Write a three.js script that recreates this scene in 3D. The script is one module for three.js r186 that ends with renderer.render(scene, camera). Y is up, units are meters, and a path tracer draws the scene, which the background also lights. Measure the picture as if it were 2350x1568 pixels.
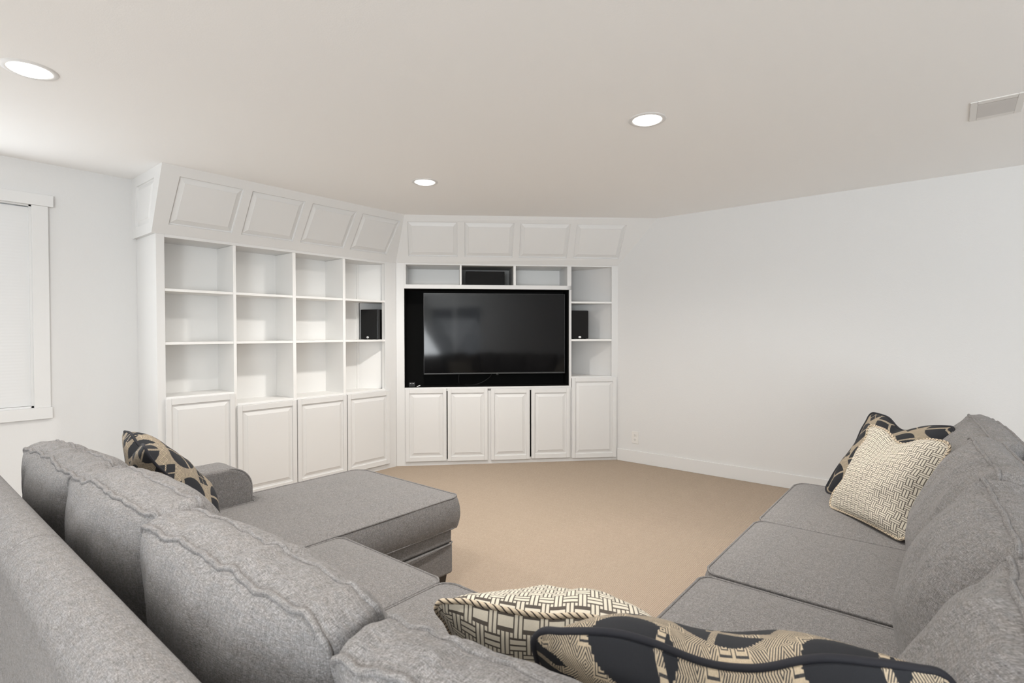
import * as THREE from 'three';
import { RoundedBoxGeometry } from 'three/addons/geometries/RoundedBoxGeometry.js';
import { mergeGeometries } from 'three/addons/utils/BufferGeometryUtils.js';
import { ImprovedNoise } from 'three/addons/math/ImprovedNoise.js';
import { RectAreaLightUniformsLib } from 'three/addons/lights/RectAreaLightUniformsLib.js';

// ───────────────────────── camera, sky, large lights, exposure ─────────────────────────
const scene = new THREE.Scene();
const rad = THREE.MathUtils.degToRad;
const camera = new THREE.PerspectiveCamera(2 * Math.atan(784 / 1226.4) * 180 / Math.PI, 2350 / 1568, 0.02, 60);
camera.position.set(0, 1.31, 0);
camera.rotation.order = 'YXZ';
camera.rotation.set(rad(-0.892), rad(39.494), rad(-0.0845));
camera.focus = 4.2; camera.userData.fStop = 9;
const renderer = new THREE.WebGLRenderer({ antialias: true });
renderer.toneMapping = THREE.LinearToneMapping;
renderer.toneMappingExposure = 1.06;
renderer.shadowMap.enabled = true;
RectAreaLightUniformsLib.init();
scene.background = new THREE.Color().setRGB(0.86, 0.95, 1.05);       // overcast daylight outside the windows

const XW = -4.614, XR = 3.3, ZB = -4.944, ZF = 4.2, HC = 2.43;      // the room's inner faces
const DAY = [0.92, 0.97, 1.0], WARM = [1.0, 0.965, 0.915];
const daylight = (w, h, power, pos, to) => {                          // sheet of daylight at one window, added windows included
  const l = new THREE.RectAreaLight(new THREE.Color().setRGB(...DAY), power, w, h);
  l.position.set(...pos); l.lookAt(...to); l.name = 'daylight_sheet'; scene.add(l);
};
// openings: along = span along the wall, y = span in height
const WIN2 = { wall: 'right', along: [1.95, 3.95], y: [0.06, 2.12], panes: 2 };    // sliding glass door, mirrored in the television
const WIN3 = { wall: 'front', along: [-3.4, 0.4], y: [0.55, 2.15], panes: 3 };     // wide window behind the camera
const ADDED_WIN4 = { wall: 'right', along: [-4.3, -1.3], y: [0.65, 2.15], panes: 3 };  // unseen window, added to throw light onto the bookcase and its cubbies
const ADDED_WIN5 = { wall: 'front', along: [1.0, 3.0], y: [0.06, 2.12], panes: 2 };      // unseen glass door, added as a strong light the television does not mirror
const UP = rad(42);
const POWER = { win1: 2.5, win2: 1.3, win3: 2.2, addedWin4: 1.5, addedWin5: 20, B: 10, A: 11, C: 4.0, D: 6.5 };
for (const [o, p] of [[WIN2, POWER.win2], [WIN3, POWER.win3], [ADDED_WIN4, POWER.addedWin4], [ADDED_WIN5, POWER.addedWin5]]) {
  const c = (o.along[0] + o.along[1]) / 2, y = (o.y[0] + o.y[1]) / 2, w = o.along[1] - o.along[0] - 0.1, h = o.y[1] - o.y[0] - 0.1;
  // tilt added to brighten the ceiling: the sheet of light leans up towards it
  const back = 0.04 + h / 2 * Math.sin(UP), hh = h * 0.9, rise = 4 * Math.tan(UP);
  if (o.wall === 'right') daylight(w, hh, p, [XR - back, y, c], [XR - back - 4, y + rise, c]); else daylight(w, hh, p, [c, y, ZF - back], [c, y + rise, ZF - back - 4]);
}
daylight(1.26, 1.28, POWER.win1, [XW + 0.03, 1.488, -0.04], [0, 1.488, -0.04]);    // through the closed shade of window 1

// ───────────────────────── helpers ─────────────────────────
let seed = 7;
const rnd = () => { seed |= 0; seed = seed + 0x6D2B79F5 | 0; let t = Math.imul(seed ^ seed >>> 15, 1 | seed); t = t + Math.imul(t ^ t >>> 7, 61 | t) ^ t; return ((t ^ t >>> 14) >>> 0) / 4294967296; };
const IN = new ImprovedNoise(), noise = (x, y, z) => IN.noise(x, y, z);
const lerp = (a, b, t) => a + (b - a) * t, clamp = (x, a, b) => Math.min(b, Math.max(a, x));
const smooth = (a, b, x) => { const t = clamp((x - a) / (b - a), 0, 1); return t * t * (3 - 2 * t); };
const V = (x, y, z) => new THREE.Vector3(x, y, z);
const used = {};
function numbered(n) { const k = used[n] = (used[n] ?? -1) + 1; return k ? n + '_' + String(k).padStart(3, '0') : n; }
function shadows(o) { o.traverse((m) => { if (m.isMesh) m.castShadow = m.receiveShadow = true; }); return o; }
function obj(name, geoms, material, parent = scene) {
  const list = [].concat(geoms).map((g) => { const h = g.index ? g.toNonIndexed() : g; for (const k of Object.keys(h.attributes)) if (!['position', 'normal', 'uv'].includes(k)) h.deleteAttribute(k); return h; });
  const m = new THREE.Mesh(list.length > 1 ? mergeGeometries(list) : list[0], material);
  m.name = parent === scene ? numbered(name) : name; m.castShadow = m.receiveShadow = true;
  parent.add(m); return m;
}
function tag(o, label, category, group) { Object.assign(o.userData, { label, category }); if (group) o.userData.group = group; return o; }
function thing(name, label, category, pos = [0, 0, 0], turn = 0, group) {
  const o = new THREE.Group(); o.name = numbered(name); o.position.set(...pos); o.rotation.y = turn; scene.add(o);
  return tag(o, label, category, group);
}
function struct(name, geoms, material) { const o = obj(name, geoms, material); o.userData.kind = 'structure'; return o; }
// uv in metres from the dominant axis of each face
function boxUV(g) {
  g = g.index ? g.toNonIndexed() : g; g.computeVertexNormals();
  const p = g.attributes.position, uv = new Float32Array(p.count * 2), a = V(), b = V(), c = V();
  for (let i = 0; i < p.count; i += 3) {
    a.fromBufferAttribute(p, i); b.fromBufferAttribute(p, i + 1); c.fromBufferAttribute(p, i + 2);
    const n = b.clone().sub(a).cross(c.clone().sub(a)), ax = Math.abs(n.x), ay = Math.abs(n.y), az = Math.abs(n.z);
    for (let k = 0; k < 3; k++) {
      const q = [a, b, c][k];
      uv[(i + k) * 2] = ax >= ay && ax >= az ? q.z : q.x; uv[(i + k) * 2 + 1] = ay > ax && ay >= az ? q.z : q.y;
    }
  }
  g.setAttribute('uv', new THREE.BufferAttribute(uv, 2)); return g;
}
const bx = (x0, x1, y0, y1, z0, z1) => { const g = new THREE.BoxGeometry(x1 - x0, y1 - y0, z1 - z0); g.translate((x0 + x1) / 2, (y0 + y1) / 2, (z0 + z1) / 2); return boxUV(g); };
function rb(x0, x1, y0, y1, z0, z1, r = 0.0018, seg = 1) {                // box with softened edges
  const g = new RoundedBoxGeometry(x1 - x0, y1 - y0, z1 - z0, seg, Math.min(r, (x1 - x0) * .49, (y1 - y0) * .49, (z1 - z0) * .49));
  g.translate((x0 + x1) / 2, (y0 + y1) / 2, (z0 + z1) / 2);
  const n = g.attributes.normal.clone(), h = g.index ? g.toNonIndexed() : g; const keep = h.attributes.normal.clone(); boxUV(h); h.setAttribute('normal', keep); return h;
}
function quads(list) {                                                   // list of [a, b, c, d] corner arrays, counter-clockwise from outside
  const pos = []; for (const [a, b, c, d] of list) pos.push(...a, ...b, ...c, ...a, ...c, ...d);
  const g = new THREE.BufferGeometry(); g.setAttribute('position', new THREE.Float32BufferAttribute(pos, 3)); return boxUV(g);
}
function grid(nu, nv, f, uvf) {                                          // smooth surface from f(u, v) with u, v in 0..1
  const pos = [], uv = [], idx = [];
  for (let j = 0; j <= nv; j++) for (let i = 0; i <= nu; i++) { const p = f(i / nu, j / nv); pos.push(p[0], p[1], p[2]); const t = uvf ? uvf(p, i / nu, j / nv) : [p[0], p[1]]; uv.push(t[0], t[1]); }
  for (let j = 0; j < nv; j++) for (let i = 0; i < nu; i++) { const a = j * (nu + 1) + i, b = a + 1, c = a + nu + 2, d = a + nu + 1; idx.push(a, b, c, a, c, d); }
  const g = new THREE.BufferGeometry(); g.setAttribute('position', new THREE.Float32BufferAttribute(pos, 3)); g.setAttribute('uv', new THREE.Float32BufferAttribute(uv, 2)); g.setIndex(idx); g.computeVertexNormals(); return g;
}
function tube(points, r, closed = false, n = 0, sides = 6) {
  const c = new THREE.CatmullRomCurve3(points.map((p) => Array.isArray(p) ? V(...p) : p), closed, 'centripetal'), L = c.getLength();
  const g = new THREE.TubeGeometry(c, n || Math.max(8, Math.round(L / 0.012)), r, sides, closed);
  const uv = g.attributes.uv; for (let i = 0; i < uv.count; i++) uv.setXY(i, uv.getX(i) * L, uv.getY(i) * 2 * Math.PI * r); return g;
}
function lathe(profile, seg = 40) { return new THREE.LatheGeometry(profile.map((p) => new THREE.Vector2(...p)), seg); }

// ───────────────────────── procedural materials ─────────────────────────
function texture(w, h, metres, f, srgb = true) {
  const d = new Uint8Array(w * h * 4);
  for (let y = 0; y < h; y++) for (let x = 0; x < w; x++) { const c = f(x, y), i = (y * w + x) * 4; d[i] = clamp(c[0], 0, 255); d[i + 1] = clamp(c[1], 0, 255); d[i + 2] = clamp(c[2], 0, 255); d[i + 3] = 255; }
  const t = new THREE.DataTexture(d, w, h); t.wrapS = t.wrapT = THREE.RepeatWrapping; t.magFilter = THREE.LinearFilter; t.minFilter = THREE.LinearMipmapLinearFilter; t.generateMipmaps = true;
  if (srgb) t.colorSpace = THREE.SRGBColorSpace;
  const [mx, my] = [].concat(metres, metres); t.repeat.set(1 / mx, 1 / my); t.needsUpdate = true; return t;
}
function field(w, h, passes) {                                           // tileable random threads: [radius x, radius y, weight]
  const out = new Float32Array(w * h);
  for (const [rx, ry, k] of passes) {
    let a = new Float32Array(w * h); for (let i = 0; i < a.length; i++) a[i] = rnd() - 0.5;
    for (const [r, dx] of [[rx, 1], [ry, 0]]) {
      if (!r) continue; const b = new Float32Array(w * h);
      for (let y = 0; y < h; y++) for (let x = 0; x < w; x++) { let s = 0; for (let q = -r; q <= r; q++) s += dx ? a[y * w + (x + q + w) % w] : a[((y + q + h) % h) * w + x]; b[y * w + x] = s / Math.sqrt(2 * r + 1); }
      a = b;
    }
    for (let i = 0; i < a.length; i++) out[i] += a[i] * k;
  }
  return out;
}
const std = (o) => new THREE.MeshStandardMaterial(o);
const rgb = (r, g, b) => new THREE.Color().setRGB(r, g, b);
const M = {};
{ // wall paint and ceiling texture: faint roller stipple
  const f = field(256, 256, [[1, 1, 1], [5, 5, 0.7]]);
  const bump = texture(256, 256, 0.35, (x, y) => { const v = 128 + f[y * 256 + x] * 90; return [v, v, v]; }, false);
  M.wall = std({ name: 'wall_paint', color: rgb(0.735, 0.728, 0.718), roughness: 0.75, bumpMap: bump, bumpScale: 0.0006 });
  M.ceiling = std({ name: 'ceiling_paint', color: rgb(0.97, 0.963, 0.953), roughness: 0.9, bumpMap: bump, bumpScale: 0.0003 });
}
M.trim = std({ name: 'white_trim_paint', color: rgb(0.76, 0.753, 0.742), roughness: 0.38 });
M.cabinet = std({ name: 'white_cabinet_lacquer', color: rgb(0.765, 0.758, 0.746), roughness: 0.4 });
M.inner = std({ name: 'lightened_cubby_lacquer', color: rgb(0.88, 0.87, 0.85), roughness: 0.5 });  // cabinet lacquer, lightened to make up for missing bounce light in the cubbies
M.shade = new THREE.MeshPhysicalMaterial({ name: 'window_shade_fabric', color: rgb(0.76, 0.757, 0.75), roughness: 1, transmission: 0.05, thickness: 0, emissive: rgb(0.95, 0.98, 1), emissiveIntensity: 0.02 });
M.niche = new THREE.MeshPhysicalMaterial({ name: 'black_niche_paint', color: rgb(0.005, 0.005, 0.0048), roughness: 0.85, specularIntensity: 0.35 });
M.screen = new THREE.MeshPhysicalMaterial({ name: 'television_glass', color: rgb(0.004, 0.004, 0.0045), roughness: 0.07, specularIntensity: 0.58, ior: 1.45 });
M.bezel = std({ name: 'dark_grey_metal', color: rgb(0.06, 0.06, 0.06), roughness: 0.4, metalness: 0.7 });
M.blackPlastic = std({ name: 'black_plastic', color: rgb(0.008, 0.008, 0.008), roughness: 0.45 });
M.blackGloss = std({ name: 'black_gloss_lacquer', color: rgb(0.006, 0.006, 0.006), roughness: 0.12 });
M.grille = std({ name: 'black_grille_cloth', color: rgb(0.0065, 0.0065, 0.0065), roughness: 0.95 });
M.silver = std({ name: 'silver_badge', color: rgb(0.85, 0.85, 0.85), roughness: 0.35, metalness: 0.3 });
M.whitePlastic = std({ name: 'white_plastic', color: rgb(0.78, 0.76, 0.73), roughness: 0.35 });
M.greyPanel = std({ name: 'grey_cubby_panel', color: rgb(0.42, 0.415, 0.40), roughness: 0.8 });
M.slot = std({ name: 'dark_slot', color: rgb(0.05, 0.045, 0.04), roughness: 0.8 });
M.vent = std({ name: 'painted_steel_louvre', color: rgb(0.62, 0.60, 0.58), roughness: 0.45 });
M.leg = std({ name: 'espresso_wood', color: rgb(0.012, 0.009, 0.008), roughness: 0.4 });
M.lens = std({ name: 'lamp_lens', color: rgb(0.9, 0.9, 0.9), roughness: 0.5, emissive: rgb(1, 0.97, 0.92), emissiveIntensity: 2.6 });
M.glass = new THREE.MeshPhysicalMaterial({ name: 'window_glass', color: rgb(1, 1, 1), roughness: 0, transmission: 1, thickness: 0, ior: 1.45 });
{ // carpet: loop pile in straight ribs, 8.5 mm apart
  const W = 512, H = 512, f = field(W, H, [[1, 1, 1.0], [0, 3, 0.6]]), c = field(W, H, [[14, 14, 1]]);
  const rib = (x) => 0.5 + 0.5 * Math.cos(x / W * Math.PI * 2 * 20), loop = (x, y) => 0.5 + 0.5 * Math.cos(y / H * Math.PI * 2 * 36 + Math.floor(x / W * 20 + 0.5) * 2.4);
  const map = texture(W, H, 0.17, (x, y) => { const v = f[y * W + x] * 34 + c[y * W + x] * 5, dk = rib(x) < 0.22 ? 0.86 : 1; return [(179 + v) * dk, (161 + v) * dk, (142 + v) * dk]; });
  const bump = texture(W, H, 0.17, (x, y) => { const v = 50 + 150 * Math.sqrt(rib(x)) * (0.75 + 0.25 * loop(x, y)) + f[y * W + x] * 30; return [v, v, v]; }, false);
  M.carpet = std({ name: 'ribbed_beige_carpet', map, roughness: 1, bumpMap: bump, bumpScale: 0.003 });
}
{ // upholstery: heathered grey plain weave
  const W = 512, H = 512, f = field(W, H, [[6, 0, 0.9], [0, 6, 0.9], [1, 1, 0.9], [0, 0, 0.35]]), c = field(W, H, [[20, 20, 0.6]]);
  const map = texture(W, H, 0.26, (x, y) => { const v = f[y * W + x] * 34 + c[y * W + x] * 5, w = c[(y * 7 % H) * W + x] * 3; return [125 + v + w, 122 + v, 120.5 + v - w]; });
  const bump = texture(W, H, 0.26, (x, y) => { const v = 128 + f[y * W + x] * 90; return [v, v, v]; }, false);
  M.sofa = new THREE.MeshPhysicalMaterial({ name: 'heathered_grey_upholstery', map, roughness: 0.95, bumpMap: bump, bumpScale: 0.0006, sheen: 0.15, sheenRoughness: 0.7, sheenColor: rgb(0.6, 0.6, 0.62) });
}
const FRET = 0.0238;
{ // cream fretwork: pinwheel of double bars with a small square at each joint
  const W = 512, P = 2 * FRET, g = 0.31, line = 0.05, t = field(W, W, [[2, 0, 1], [0, 2, 1]]);
  const dark = (x, y) => {
    const cell = (i, j, px, py) => { const hor = ((i + j) % 2 + 2) % 2 === 0, lx = px - i - 0.5, ly = py - j - 0.5; return hor ? [lx, ly] : [ly, lx]; };
    let inside = false, edge = 9;
    for (let j = Math.floor(y) - 1; j <= Math.floor(y) + 1; j++) for (let i = Math.floor(x) - 1; i <= Math.floor(x) + 1; i++) {
      const [a, b] = cell(i, j, x, y), hx = (1 + g) / 2, hy = (1 - g) / 2, dx = hx - Math.abs(a), dy = hy - Math.abs(b);
      if (dx >= 0 && dy >= 0) { inside = true; edge = Math.min(edge, dx, dy, Math.abs(b)); }
    }
    if (!inside) { const fx = Math.abs(x - Math.round(x)), fy = Math.abs(y - Math.round(y)); edge = Math.min(g / 2 - fx, g / 2 - fy); }
    return edge < line;
  };
  const hi = (x, y) => { let s = 0; for (let q = 0; q < 9; q++) s += dark((x + (q % 3) / 3) / W * 2, (y + Math.floor(q / 3) / 3) / W * 2) ? 1 : 0; return s / 9; };
  const map = texture(W, W, P, (x, y) => { const k = hi(x, y), v = t[y * W + x] * 14; return [lerp(220, 88, k) + v, lerp(212, 81, k) + v, lerp(195, 74, k) + v]; });
  M.fret = std({ name: 'cream_fretwork_fabric', map, roughness: 0.95 });
  const rope = texture(64, 64, [0.03, 0.026], (x, y) => { const s = ((x + y) % 32) / 32; return s < 0.28 ? [62, 54, 48] : [206, 190, 166]; });
  M.rope = std({ name: 'twisted_cream_cord', map: rope, roughness: 0.95 });
}
{ // black medallions on a tan woven ground of fine chevron lines, with clusters of black diamonds
  const W = 1024, P = 0.26, t = field(W, W, [[2, 0, 1], [0, 2, 1]]);
  const ground = (x, y) => {                                             // x, y in metres: fine geometric hatch
    const q = 0.02, cx = Math.floor(x / q), cy = Math.floor(y / q), lx = x / q - cx - 0.5, ly = y / q - cy - 0.5, k = (cx * 3 + cy * 5) & 3;
    const s = k === 0 ? lx + ly : k === 1 ? lx - ly : k === 2 ? Math.abs(lx) + Math.abs(ly) : Math.max(Math.abs(lx), Math.abs(ly));
    return ((s * 6 % 1) + 1) % 1 < 0.42;
  };
  const black = (px, py) => {
    let best = 9, ang = 0, mx = 0, my = 0, which = 0;
    for (const [i, j, w] of [[0, 0, 0], [1, 0, 0], [0, 1, 0], [1, 1, 0], [0.5, 0.5, 1]]) {
      const dx = px - i, dy = py - j, d = Math.hypot(dx, dy * 1.05); if (d < best) { best = d; ang = Math.atan2(dy, dx); mx = dx; my = dy; which = w; }
    }
    const R = 0.285, rip = 0.016 * (Math.abs(((ang * 14) % 1 + 1) % 1 - 0.5));
    if (best < R + rip) {                                                // inside a medallion: black segments parted by narrow tan bands
      const seg = which ? [0.5, 2.2, 4.1] : [1.2, 3.5, 5.5], b = 0.018;
      for (const a of seg) { const along = mx * Math.cos(a) + my * Math.sin(a), off = Math.abs(-mx * Math.sin(a) + my * Math.cos(a)); if (along > -0.01 && off < b) return ground(px * P, py * P) ? 0.75 : -0.1; }
      if (which === 0) { const off = Math.abs(my * 0.9 + mx * 0.3 - 0.13); if (off < 0.018 && mx < 0.1) return ground(px * P, py * P) ? 0.75 : -0.1; }
      return 1;
    }
    for (const [i, j] of [[0.5, 0], [0, 0.5], [0.5, 1], [1, 0.5]]) for (const [a, b] of [[0.092, 0], [-0.092, 0], [0, 0.092], [0, -0.092]])
      if (Math.abs(px - i - a) + Math.abs(py - j - b) < 0.08) return 1;
    return ground(px * P, py * P) ? 0.8 : -0.1;
  };
  const map = texture(W, W, P, (x, y) => { const k = black((x + 0.5) / W, (y + 0.5) / W), v = t[y * W + x] * (k > 0.9 ? 4 : 18); return [lerp(172, 23, k) + v, lerp(157, 25, k) + v, lerp(135, 31, k) + v]; });
  M.medallion = std({ name: 'black_medallion_fabric', map, roughness: 0.8 });
  M.cord = std({ name: 'black_navy_cord', color: rgb(0.011, 0.011, 0.016), roughness: 0.8 });
}

// ───────────────────────── the room ─────────────────────────
struct('floor', bx(XW - 0.2, XR + 0.2, -0.1, 0, ZB - 0.2, ZF + 0.2), M.carpet).geometry.attributes.uv.needsUpdate = true;
struct('ceiling', bx(XW - 0.2, XR + 0.2, HC, HC + 0.15, ZB - 0.2, ZF + 0.2), M.ceiling);
const W1 = { z0: -0.70, z1: 0.62, y0: 0.828, y1: 2.148 };
struct('wall_left', [bx(XW - 0.16, XW, 0, HC, ZB - 0.16, W1.z0), bx(XW - 0.16, XW, 0, HC, W1.z1, ZF + 0.16), bx(XW - 0.16, XW, 0, W1.y0, W1.z0, W1.z1), bx(XW - 0.16, XW, W1.y1, HC, W1.z0, W1.z1)], M.wall);
struct('wall_back', bx(XW, XR, 0, HC, ZB - 0.16, ZB), M.wall);
function pierced(from, to, holes, make) {                                 // wall pieces round its openings
  const list = []; let at = from;
  for (const o of holes.sort((p, q) => p.along[0] - q.along[0])) { list.push(make(at, o.along[0], 0, HC), make(o.along[0], o.along[1], 0, o.y[0]), make(o.along[0], o.along[1], o.y[1], HC)); at = o.along[1]; }
  list.push(make(at, to, 0, HC)); return list;
}
struct('wall_right', pierced(ZB - 0.16, ZF + 0.16, [WIN2, ADDED_WIN4], (a, b, c, d) => bx(XR, XR + 0.16, c, d, a, b)), M.wall);
struct('wall_front', pierced(XW, XR, [WIN3, ADDED_WIN5], (a, b, c, d) => bx(a, b, c, d, ZF, ZF + 0.16)), M.wall);
struct('baseboard_back', rb(-2.66, XR, 0, 0.122, ZB, ZB + 0.014, 0.003), M.trim);
struct('baseboard_left', rb(XW, XW + 0.014, 0, 0.122, -1.27, ZF, 0.003), M.trim);
struct('baseboard_right', rb(XR - 0.014, XR, 0, 0.122, ZB + 0.014, WIN2.along[0] - 0.1, 0.003), M.trim);
struct('baseboard_front', rb(XW + 0.014, ADDED_WIN5.along[0] - 0.1, 0, 0.122, ZF - 0.014, ZF, 0.003), M.trim);

{ // window_1: flat white casing, closed pleated shade in the opening
  const w = new THREE.Group(); w.name = 'window_1'; w.userData.kind = 'structure'; w.position.set(XW, 0, (W1.z0 + W1.z1) / 2); scene.add(w);
  const h = (W1.z1 - W1.z0) / 2, c = 0.083;
  obj('head_casing', rb(0, 0.022, 2.146, 2.221, -h - c - 0.027, h + c + 0.027, 0.002), M.trim, w);
  obj('sill_casing', rb(0, 0.022, 0.752, 0.826, -h - c - 0.008, h + c + 0.008, 0.002), M.trim, w);
  for (const s of [-1, 1]) obj('side_casing', rb(0, 0.017, 0.826, 2.146, s > 0 ? h : -h - c, s > 0 ? h + c : -h, 0.002), M.trim, w);
  obj('jamb', [bx(-0.16, 0.001, W1.y0, W1.y1, -h, -h + 0.012), bx(-0.16, 0.001, W1.y0, W1.y1, h - 0.012, h), bx(-0.16, 0.001, W1.y1 - 0.012, W1.y1, -h, h), bx(-0.16, 0.001, W1.y0, W1.y0 + 0.012, -h, h)], M.trim, w);
  obj('sash_frame', [bx(-0.13, -0.09, W1.y0 + .012, W1.y0 + 0.06, -h, h), bx(-0.13, -0.09, W1.y1 - 0.06, W1.y1 - .012, -h, h), bx(-0.13, -0.09, W1.y0, W1.y1, -h, -h + 0.06), bx(-0.13, -0.09, W1.y0, W1.y1, h - 0.06, h), bx(-0.13, -0.09, W1.y0, W1.y1, -0.025, 0.025)], M.trim, w);
  for (const s of [-1, 1]) obj('pane', bx(-0.112, -0.108, W1.y0 + 0.05, W1.y1 - 0.05, s > 0 ? 0.02 : -h + 0.05, s > 0 ? h - 0.05 : -0.02), M.glass, w);
  const n = 64, ya = W1.y0 + 0.016, yb = W1.y1 - 0.022;
  obj('shade', [grid(1, n * 2, (u, v) => [-0.012 + (Math.round(v * n * 2) % 2 ? 0.0016 : 0), lerp(ya, yb, v), lerp(h - 0.006, -h + 0.006, u)], (p) => [p[2], p[1]]).toNonIndexed(), bx(-0.03, -0.0125, yb, yb + 0.004, -h + 0.006, h - 0.006), bx(-0.026, -0.010, ya - 0.002, ya + 0.012, -h + 0.006, h - 0.006)], M.shade, w);
}
// unseen windows and glass doors, the last two added for their light; local x runs along the wall, z out of the room
[WIN2, WIN3, ADDED_WIN4, ADDED_WIN5].forEach((o, k) => {
  const w = new THREE.Group(); w.name = 'window_' + (k + 2); w.userData.kind = 'structure'; scene.add(w);
  const c = (o.along[0] + o.along[1]) / 2, h = (o.along[1] - o.along[0]) / 2, [y0, y1] = o.y, n = o.panes;
  if (o.wall === 'right') { w.position.set(XR, 0, c); w.rotation.y = Math.PI / 2; } else w.position.set(c, 0, ZF);
  const bars = [bx(-h, h, y0, y0 + 0.08, 0.04, 0.1), bx(-h, h, y1 - 0.08, y1, 0.04, 0.1)], X = (i) => -h + 2 * h * i / n;
  for (let i = 0; i <= n; i++) bars.push(bx(Math.max(-h, X(i) - 0.045), Math.min(h, X(i) + 0.045), y0 + 0.08, y1 - 0.08, 0.04, 0.1));
  obj('frame', bars, M.trim, w);
  obj('muntin', bx(-h, h, 1.32, 1.345, 0.05, 0.09), M.trim, w);
  for (let i = 0; i < n; i++) obj('pane', bx(X(i) + 0.04, X(i + 1) - 0.04, y0 + 0.075, y1 - 0.075, 0.068, 0.072), M.glass, w);
  obj('casing', [bx(-h - 0.09, -h, y0 - 0.06, y1 + 0.09, -0.018, 0), bx(h, h + 0.09, y0 - 0.06, y1 + 0.09, -0.018, 0), bx(-h, h, y1, y1 + 0.09, -0.018, 0)], M.trim, w);
});

// ───────────────────────── raised panels, doors, soffits ─────────────────────────
// rings of a raised panel: [inset in metres, offset along the outward normal]
const RINGS = [[0, 0], [0.001, -0.010], [0.006, -0.0125], [0.008, -0.0115], [0.037, -0.0022], [0.0385, -0.0002]];
function raised(P, w, h, rings = RINGS) {                                // P(p, q, off): point at fractions p, q across the panel
  const list = [], at = ([i, o]) => [P(i / w, i / h, o), P(1 - i / w, i / h, o), P(1 - i / w, 1 - i / h, o), P(i / w, 1 - i / h, o)];
  for (let k = 0; k + 1 < rings.length; k++) { const A = at(rings[k]), B = at(rings[k + 1]); for (let c = 0; c < 4; c++) { const d = (c + 1) % 4; list.push([A[c], A[d], B[d], B[c]]); } }
  list.push(at(rings[rings.length - 1])); return quads(list);
}
function door(parent, x0, x1, y0, y1, z0 = 0.001, th = 0.018, stile = 0.036, rail = 0.045) {
  const z1 = z0 + th, s = stile, d = obj('door', [rb(x0, x0 + s, y0, y1, z0, z1, 0.003, 2), rb(x1 - s, x1, y0, y1, z0, z1, 0.003, 2), rb(x0 + s, x1 - s, y0, y0 + rail, z0, z1, 0.003, 2), rb(x0 + s, x1 - s, y1 - rail, y1, z0, z1, 0.003, 2), bx(x0 + s - 0.004, x1 - s + 0.004, y0 + rail - 0.004, y1 - rail + 0.004, z0, z0 + 0.007)], M.cabinet, parent);
  const w = x1 - x0 - 2 * s, h = y1 - y0 - 2 * rail;
  obj('panel', raised((p, q, o) => [x0 + s + p * w, y0 + rail + q * h, z1 - 0.0012 + o], w, h), M.cabinet, d);
  return d;
}
const L2 = (a, b, t) => a.map((x, i) => x + (b[i] - x) * t);
function soffit(name, S, N, len, cols, end) {                            // S(s, t): point on the sloping face; cols: [sb0, st0, sb1, st1] of each panel
  const P = (s, t, o) => { const p = S(s, t); return [p[0] + N[0] * o, p[1] + N[1] * o, p[2] + N[2] * o]; };
  const t0 = 0.15, t1 = 0.86, face = [], [s0, s1b, s1t] = end, sEdge = (t) => lerp(s1b, s1t, t);
  const strip = (a, b) => face.push([a(0), b(0), b(1), a(1)]);
  face.push([P(s0, 0, 0), P(sEdge(0), 0, 0), P(sEdge(t0), t0, 0), P(s0, t0, 0)], [P(s0, t1, 0), P(sEdge(t1), t1, 0), P(sEdge(1), 1, 0), P(s0, 1, 0)]);
  let prev = [s0, s0];
  for (const [b0, tt0, b1, tt1] of cols) { face.push([P(prev[0], t0, 0), P(b0, t0, 0), P(tt0, t1, 0), P(prev[1], t1, 0)]); prev = [b1, tt1]; }
  face.push([P(prev[0], t0, 0), P(sEdge(t0), t0, 0), P(sEdge(t1), t1, 0), P(prev[1], t1, 0)]);
  const panels = cols.map(([b0, tt0, b1, tt1]) => raised((p, q, o) => P(lerp(lerp(b0, b1, p), lerp(tt0, tt1, p), q), lerp(t0, t1, q), o), (b1 - b0) * len, 0.335, RINGS.map(([i, o]) => [i * 1.05, o * 1.2])));
  return { face, panels };
}
const XL = -4.213, Z0 = -1.279;                                          // face of the left bookcase and its near end
const TA = [XL, 0, -3.324], TB = [-2.662, 0, ZB], AT = [-3.995, HC, -3.256], BT = [-2.236, HC, ZB];
const TLEN = Math.hypot(TB[0] - TA[0], TB[2] - TA[2]), TTURN = Math.atan2(-(TB[2] - TA[2]), TB[0] - TA[0]);
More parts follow.
